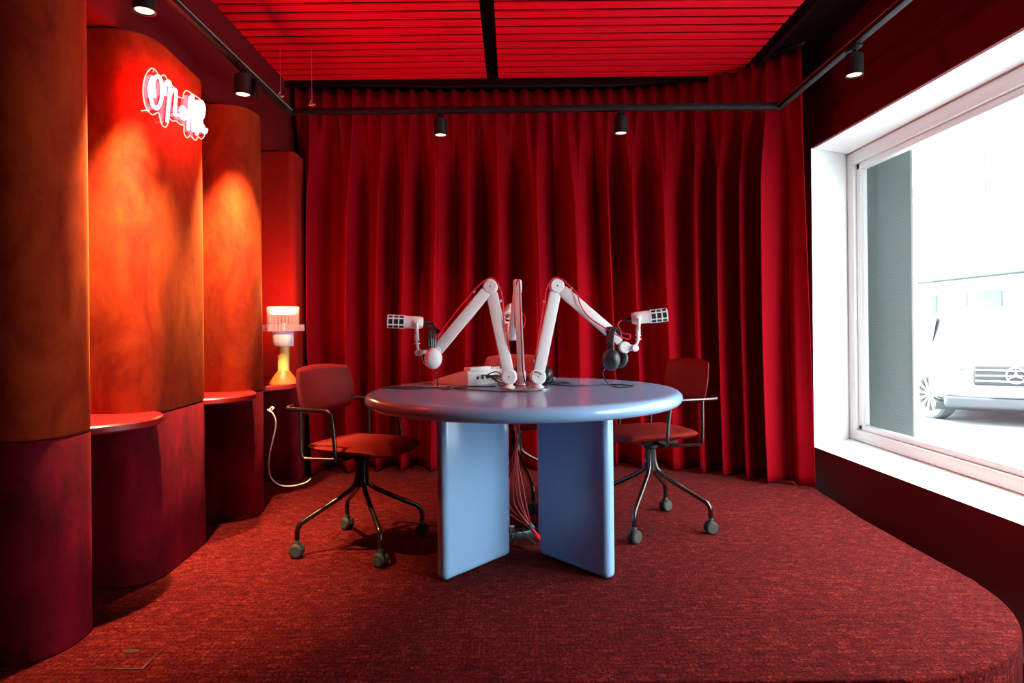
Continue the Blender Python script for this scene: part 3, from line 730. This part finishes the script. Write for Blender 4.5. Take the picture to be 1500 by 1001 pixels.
for k in (0, 2):
    b = MB(); b.box((-.092+.05*k, -.014, .045), (-.058+.05*k, .014, .075), .006); b.build('plug', 'blackp', ps)

# ================================================================ CHAIRS
def rbox_panel(w, h, t, r, curve=0., cup=0., seg=10):
    """padded panel in local XZ-like coords: list via grid; returns MB with x across, z up, thickness y"""
    poly = rounded([(-w/2, 0), (w/2, 0), (w/2, h), (-w/2, h)], r, seg)
    return poly
def pad(poly_fn, nx, nz, t, shape, mb):
    """grid pad: poly_fn(u,v)->(x,z) with u,v in [-1,1]; shape(x,z)->offset"""
    def th(u, v):
        e = max(abs(u), abs(v)); return t*(1-e**8)**.5 if e < 1 else 0
    fr, bk = [], []
    for j in range(nz+1):
        a, c = [], []
        for i in range(nx+1):
            u = -1+2*i/nx; v = -1+2*j/nz
            x, z = poly_fn(u, v); o = shape(x, z); h = th(u, v)
            p = mb.b.verts.new((x, o-h/2, z)); a.append(p)
            c.append(p if (i in (0, nx) or j in (0, nz)) else mb.b.verts.new((x, o+h/2, z)))
        fr.append(a); bk.append(c)
    for G, fl in ((fr, 0), (bk, 1)):
        for j in range(nz):
            for i in range(nx):
                q = [G[j][i], G[j][i+1], G[j+1][i+1], G[j+1][i]]
                mb.b.faces.new(q[::-1] if fl else q)
def squircle(hw, hh, top=1., bot=1., p=.26):
    def f(u, v):
        # map square to a rounded rectangle
        x = u*math.sqrt(max(0, 1-p*v*v)); z = v*math.sqrt(max(0, 1-p*u*u))
        w = hw*(top if v > 0 else bot)*1.0 if top != bot else hw
        ww = hw*(bot+(top-bot)*(v+1)/2)
        return x*ww, z*hh
    return f
def make_chair():
    r = empty('swivel_chair', (0, 0, 0))
    # front = +x ; local y = left side
    b = MB()
    pad(squircle(.215, .225, 1.0, .96, .28), 22, 22, .036, lambda x, z: 0, b)   # x across, z depth
    # map (x across -> y), (z depth -> x), offset -> z
    for v in b.b.verts:
        x, o, z = v.co; dz = .018*(1-(x/.215)**2)*0
        zz = .478-o+.030*max(0, (-z-.10)/.12)**2*.4-.022*max(0, (z-.12)/.11)**2+.012*(x/.215)**2
        v.co = (z+.02, x, zz)
    b.build('seat', 'chairor', r, angle=80)
    b = MB(); pad(squircle(.205, .118, 1.0, .96, .24), 26, 18, .026, lambda x, z: 0, b)
    for v in b.b.verts:
        x, o, z = v.co; s = z+.118
        v.co = (-.225-.16*s*.9+o*1.0+.9*x*x*1.0, x, .628+s*.985)
    b.build('backrest', 'chairred', r, angle=80)
    for sy in (-1, 1):
        y = sy*.245; b = MB()
        R = .035
        pts = [(.03, sy*.10, .448), (.045, y-sy*.05, .446), (.05, y-sy*.012, .452), (.052, y, .475), (.045, y, .56), (.034, y, .635), (.028, y, .657), (.008, y, .669), (-.02, y, .670), (-.12, y, .670), (-.215, y, .670)]
        b.tube(pts, .0095, 10, smooth=5)
        a = b.build('armrest', 'tube', r)
        b = MB(); b.tube([(-.145, y, .668), (-.145, y, .56), (-.142, y, .475), (-.135, y-sy*.004, .455), (-.11, y-sy*.012, .449), (.0, y-sy*.05, .447)], .008, 8, smooth=5); b.build('rear_upright', 'tube', a)
        b = MB(); b.tube([(-.215, y, .670), (-.232, y-sy*.012, .672), (-.238, y-sy*.05, .676)], .0095, 10, smooth=4); b.build('back_bracket', 'tube', a)
    b = MB(); b.box((-.09, -.11, .435), (.10, .11, .455), .004); b.cyl((0, 0, .40), (0, 0, .445), .034, 24); b.build('seat_bracket', 'black', r)
    b = MB(); b.cyl((0, 0, .30), (0, 0, .42), .026, 24); b.cyl((0, 0, .285), (0, 0, .33), .030, 24); b.build('column', 'black', r)
    for k in range(4):
        a = PI/2*k+CH_OFF
        c, s_ = math.cos(a), math.sin(a)
        def pt(rad, z): return (rad*c, rad*s_, z)
        b = MB(); b.tube([pt(.015, .40), pt(.022, .33), pt(.036, .292), pt(.075, .262), pt(.165, .212), pt(.255, .165), pt(.283, .147), pt(.296, .122), pt(.298, .095), pt(.299, .062)], .0115, 10, smooth=5)
        lg = b.build('leg', 'tube', r)
        ca = -.78+[.25, -.2, .15, -.25][k]; dx, dy = math.cos(ca), math.sin(ca); nn = V(-dy, dx, 0)
        cc_ = V(.299*c, .299*s_, .032)
        b = MB()
        for s2 in (-1, 1):
            b.cyl(cc_+nn*s2*.006, cc_+nn*s2*.024, .0315, 28, .2)
        b.cyl(cc_-nn*.008, cc_+nn*.008, .016, 16); cs = b.build('caster', 'rubber', lg)
        b = MB()
        for s2 in (-1, 1): b.cyl(cc_+nn*s2*.0235, cc_+nn*s2*.0262, .024, 24, .1)
        b.cyl(cc_+V(0, 0, .02), cc_+V(0, 0, .046), .012, 12); b.build('wheel_cap', 'castor', lg)
    return r
CH_OFF = 0
def rot_legs(ch, da):        # the base swivels independently of the seat
    for c in ch.children:
        if c.name.startswith('leg'): c.rotation_euler.z = da
ch1 = make_chair()
chairs = [ch1, copy_tree(ch1), copy_tree(ch1)]
spec_ = [((-.720, 3.045), math.radians(-25), math.atan2(-.155, -.29)+0, 'red swivel chair to the left of the blue table, in front of the curtain'),
        ((.708, 3.31), math.radians(180+18), math.atan2(-.27, -.14), 'red swivel chair to the right of the blue table'),
        ((.02, 3.82), math.radians(-90), 0.3, 'orange red chair behind the table, mostly hidden by the microphone arms')]
for ch, ((x, y), h, la, lb) in zip(chairs, spec_):
    ch.location = (x, y, 0); ch.rotation_euler.z = h; rot_legs(ch, la-h)
    tag(ch, lb, 'chair', 'red swivel chairs round the table')

# ================================================================ LITTLE THINGS ON THE LEFT
r = empty('charging_cable', at(397, 600, 3.78), label='white charging cable with a plug hanging from the column to the carpet', cat='cable')
o0 = r.location.copy()
b = MB(); f0 = lambda px, py, d: at(px, py, d)-o0
b.tube([f0(391, 600, 3.79), f0(398, 604, 3.77), f0(403, 613, 3.77), f0(404, 625, 3.78), f0(400, 645, 3.80), f0(394, 672, 3.84), f0(394, 690, 3.9), f0(399, 703, 3.96), at(412, 711.5, 4.02)*1-o0, at(430, 712, 4.03)-o0, at(448, 707, 4.13)-o0, at(455, 701.5, 4.2)-o0], .0042, 8)
b.build('cord', 'cable_w', r)
m = Matrix.Rotation(math.radians(-45), 4, 'Y')
b = MB(); b.box((-.018, -.006, -.010), (.020, .006, .010), .003, 2, m); b.build('plug', 'lampw', r)
b = MB(); b.box((.002, -.0072, -.004), (.010, -.0058, .004), .001, 1, m); b.build('port', 'blackp', r)
# floor outlet lid
p = at(185, 962, 1.0); 
fo = empty('floor_outlet', (-1.215, 2.015, .0), label='flush floor outlet lid with a worn brass edge in the carpet at the bottom left', cat='floor outlet')
b = MB(); b.box((-.075, -.06, .0), (.075, .06, .003), .001, 1); b.build('lid', 'carpet', fo)
b = MB(); b.box((.075, -.06, 0), (.079, .06, .0045), .001, 1); b.box((-.075, -.063, 0), (.079, -.060, .0040), .001, 1); b.build('edge_trim', 'brass', fo, label='worn brass edge')
b = MB(); b.lathe([(0, 0), (.022, 0), (.022, .0045), (0, .0045)], 20, Matrix.Translation((-.02, .045, 0)) @ Matrix.Diagonal((1.3, .5, 1, 1))); b.build('finger_tab', 'brass', fo)

# ================================================================ OUTSIDE
GZ = -.28
b = MB(); b.box((2.75, -12, GZ-.1), (40, 60, GZ)); b.build('ground', 'street', kind='structure')
ms = empty('perforated_screen', (2.56, 4.3, GZ), label='grey green perforated metal screen just outside the window glass', cat='screen')
b = MB(); b.box((0, 4.10-4.3, zs1-.08-GZ), (.012, 4.95-4.3, zt1+.10-GZ)); b.build('mesh_sheet', 'mesh', ms, smooth=False)
b = MB(); b.box((-.006, 4.075-4.3, .0), (.022, 4.10-4.3, 2.9), .003); b.build('edge_post', 'chrome', ms)
b = MB(); b.box((2.62, 5.0, GZ), (2.8, 5.9, 3.4)); b.box((2.61, -3.2, 2.6), (2.70, 5.9, 3.6)); b.build('wall_outside', 'facade', kind='structure')
XB = 15.0
bd = empty('building', (XB, 20, GZ), label='pale building across the street seen through the window', cat='building')
b = MB(); b.box((0, -24, 0), (8, 36, 9.6)); b.build('facade', 'facade', bd, smooth=False)
for k in range(9):
    y = 15.0+k*1.75
    b = MB(); b.box((-.04, y-20, 5.35), (.1, y+1.25-20, 6.75), .01); w_ = b.build('window', 'pane_out', bd)
    b = MB(); b.box((-.09, y-.06-20, 5.27), (-.03, y+1.31-20, 5.33), .01); b.build('window_ledge', 'facade', w_)
b = MB(); b.box((-.5, -5.5, 2.75), (0, 14, 2.83), .01); b.build('awning', 'awning', bd, label='grey green awning edge')
b = MB(); b.box((-.12, -5.5, 4.95), (0, 14, 5.02), .01); b.build('cornice', 'pane_out', bd)
for k in range(10):
    y = 13.6+k*1.5
    b = MB(); b.box((-.04, y-20, .5), (.1, y+.75-20, 2.3), .01); b.build('shop_window', 'awning' if k % 2 == 0 else 'pane_out', bd)

# car
def make_car():
    car = empty('car', (0, 0, 0), label='pale SUV parked across the street with a round star emblem on its grille', cat='car')
    # sections along y (front at +y): (y, half width, z bottom, belt z, roof z, roof half width)
    S = [(-2.38, .70, .50, .95, .98, .60), (-2.30, .88, .34, 1.02, 1.10, .70), (-2.0, .94, .30, 1.08, 1.55, .66), (-1.4, .96, .28, 1.07, 1.74, .68), (-.5, .965, .26, 1.05, 1.76, .69), (.25, .965, .26, 1.03, 1.70, .67),
         (.75, .965, .26, 1.02, 1.38, .68), (1.10, .96, .27, 1.00, 1.11, .74), (1.6, .955, .28, .98, 1.05, .70), (2.0, .93, .30, .92, 1.0, .66), (2.25, .88, .32, .84, .93, .62), (2.38, .78, .36, .72, .84, .56), (2.42, .70, .42, .62, .70, .50)]
    b = MB(); rings = []
    for y, hw, zb, bz, rz, rw in S:
        half = [(hw*.9, zb), (hw, zb+.12), (hw, (zb+bz)/2), (hw*.985, bz-.06), (hw*.955, bz), (rw+(hw-rw)*.45, (bz+rz)/2), (rw, rz-.05), (rw*.85, rz), (rw*.4, rz+.012)]
        ring = [b.b.verts.new((x, y, z)) for x, z in half]+[b.b.verts.new((-x, y, z)) for x, z in half[::-1]]
        rings.append(ring)
    n = len(rings[0])
    for A, B in zip(rings, rings[1:]):
        for k in range(n): b.b.faces.new((A[k], A[(k+1) % n], B[(k+1) % n], B[k]))
    b.b.faces.new(rings[0]); b.b.faces.new(rings[-1][::-1])
    body = b.build('body', 'car', car, angle=35); body.modifiers.new('s', 'SUBSURF').levels = 2; body.modifiers['s'].render_levels = 2
    # windscreen and side glass as slightly proud panels
    def panel(name, pts, m, th=.012, bev=.0):
        c = sum((Vector(p) for p in pts), V(0, 0, 0))/len(pts); nn = (Vector(pts[1])-Vector(pts[0])).cross(Vector(pts[2])-Vector(pts[0])).normalized()
        b = MB(); slab(b, [Vector(p)-nn*th/2 for p in pts], nn*th); return b.build(name, m, car, smooth=False)
    panel('windscreen', [(-.66, 1.02, 1.13), (.66, 1.02, 1.13), (.58, .38, 1.665), (-.58, .38, 1.665)], 'carglass', .05)
    for s in (-1, 1):
        panel('side_window', [(s*.90, .78, 1.09), (s*.90, -.1, 1.10), (s*.765, -.1, 1.60), (s*.79, .30, 1.58)], 'carglass', .07)
        panel('side_window', [(s*.90, -.2, 1.10), (s*.89, -1.2, 1.12), (s*.76, -1.2, 1.60), (s*.765, -.2, 1.60)], 'carglass', .07)
        b = MB(); b.box((-.10, -.07, -.07), (.10, .07, .08), .04, 4, Matrix.Translation((s*1.06, .62, 1.12))); b.build('wing_mirror', 'car', car)
        b = MB(); b.box((-.16, -.06, -.08), (.16, .05, .07), .03, 3, Matrix.Translation((s*.68, 2.26, .78)) @ Matrix.Rotation(-s*.45, 4, 'Z')); b.build('headlight', 'carglass', car)
    b = MB(); b.box((-.46, 2.36, .60), (.46, 2.46, .88), .03, 3); gr = b.build('grille', 'cardark', car)
    b = MB()
    for z in (.66, .735, .81): b.box((-.45, 2.455, z-.012), (.45, 2.475, z+.012), .004)
    b.build('grille_bar', 'alloy', gr)
    b = MB(); b.tube([(.105*math.cos(a), 2.485, .745+.105*math.sin(a)) for a in [2*PI*k/28 for k in range(28)]], .013, 8, closed=True, smooth=2)
    for k in range(3):
        a = PI/2+2*PI*k/3; b.tube([(0, 2.485, .745), (.10*math.cos(a), 2.485, .745+.10*math.sin(a))], lambda t: .02*(1-t)+.003, 8, smooth=0)
    b.build('star_emblem', 'alloy', gr)
    b = MB(); b.box((-.26, 2.43, .45), (.26, 2.47, .55), .006); b.build('number_plate', 'facade', car)
    b = MB(); b.box((-.80, 2.20, .27), (.80, 2.43, .43), .04, 3); b.build('bumper', 'cargrey', car)
    b = MB(); b.box((-.9, -2.1, .20), (.9, 2.1, .32), .03); b.build('underbody', 'cardark', car)
    for s in (-1, 1):
        for y in (1.54, -1.42):
            c = V(s*.86, y, .37); o_ = V(s, 0, 0)
            b = MB(); m = (Matrix.Rotation(.6 if y > 0 else 0, 3, 'Z') @ V(s, 0, 0)).to_track_quat('Z', 'Y').to_matrix().to_4x4(); m.translation = c
            b.lathe([(.27, -.1), (.34, -.11), (.37, -.08), (.37, .09), (.345, .118), (.285, .118), (.27, .10), (.27, -.1)], 48, m)
            w_ = b.build('wheel', 'tyre', car)
            b = MB(); b.lathe([(.275, .05), (.292, .105), (.280, .115), (.266, .10), (.262, .03), (.275, .05)], 48, m); b.lathe([(0, .12), (.045, .118), (.05, .06), (0, .06)], 20, m)
            for k in range(24):
                a = 2*PI*k/24; a2 = a+(.06 if k % 2 else -.06)
                b.tube([m @ V(.04*math.cos(a), .04*math.sin(a), .095), m @ V(.275*math.cos(a2), .275*math.sin(a2), .10)], .008, 6, smooth=0)
            b.build('rim', 'alloy', w_)
            b = MB(); b.lathe([(0, .0), (.262, .0), (.262, .01), (0, .01)], 32, m); b.build('brake_disc', 'cardark', w_)
    return car
car = make_car()
hx, hy = -.5, -.866
# local +y -> heading
ang = math.atan2(hy, hx)-PI/2
car.rotation_euler.z = ang; s_ = .89; car.scale = (s_, s_, s_)
Rm = Matrix.Rotation(ang, 3, 'Z'); wl = Rm @ V(.92*s_, 1.54*s_, 0)     # right or left wheel
# the wheel seen from the room is the one on local +x or -x depending on heading
tgt = V(5.80, 8.9, 0)
cand = Rm @ V(-.92*s_, 1.54*s_, 0), Rm @ V(.92*s_, 1.54*s_, 0)
w0 = cand[1]
car.location = (tgt.x-w0.x, tgt.y-w0.y, GZ)

# ================================================================ LIGHT, WORLD, CAMERA
w = bpy.data.worlds.new('world'); C_ = bpy.context.scene; C_.world = w; w.use_nodes = True
n = w.node_tree; n.nodes.clear(); bg = n.nodes.new('ShaderNodeBackground'); ow = n.nodes.new('ShaderNodeOutputWorld')
bg.inputs[0].default_value = (.86, .94, 1, 1); bg.inputs[1].default_value = 20; n.links.new(bg.outputs[0], ow.inputs[0])
pl = bpy.data.lights.new('window_portal', 'AREA'); pl.shape = 'RECTANGLE'; pl.size = 3.9; pl.size_y = 2.0; pl.cycles.is_portal = True
po = bpy.data.objects.new('window_portal', pl); C.objects.link(po); po.location = (WXP+.10, (4.6+WY0)/2, 1.23)
po.rotation_euler = V(-1, 0, 0).to_track_quat('-Z', 'Z').to_euler()
cam = bpy.data.cameras.new('camera'); co = bpy.data.objects.new('camera', cam); C.objects.link(co)
co.location = (0, 0, HC); co.rotation_euler = (PI/2, ROLL, 0); cam.sensor_width = 36; cam.lens = F/1500*36
cam.shift_y = -20.5/1500; cam.clip_start = .05; cam.clip_end = 200
C_.camera = co
vs_ = C_.view_settings; vs_.view_transform = 'Standard'; vs_.look = 'None'; vs_.gamma = 1; vs_.exposure = 0; vs_.use_curve_mapping = False
C_.cycles.max_bounces = 8; C_.cycles.diffuse_bounces = 5; C_.cycles.transparent_max_bounces = 16
C_.cycles.sample_clamp_indirect = 6; C_.cycles.caustics_reflective = False; C_.cycles.caustics_refractive = False
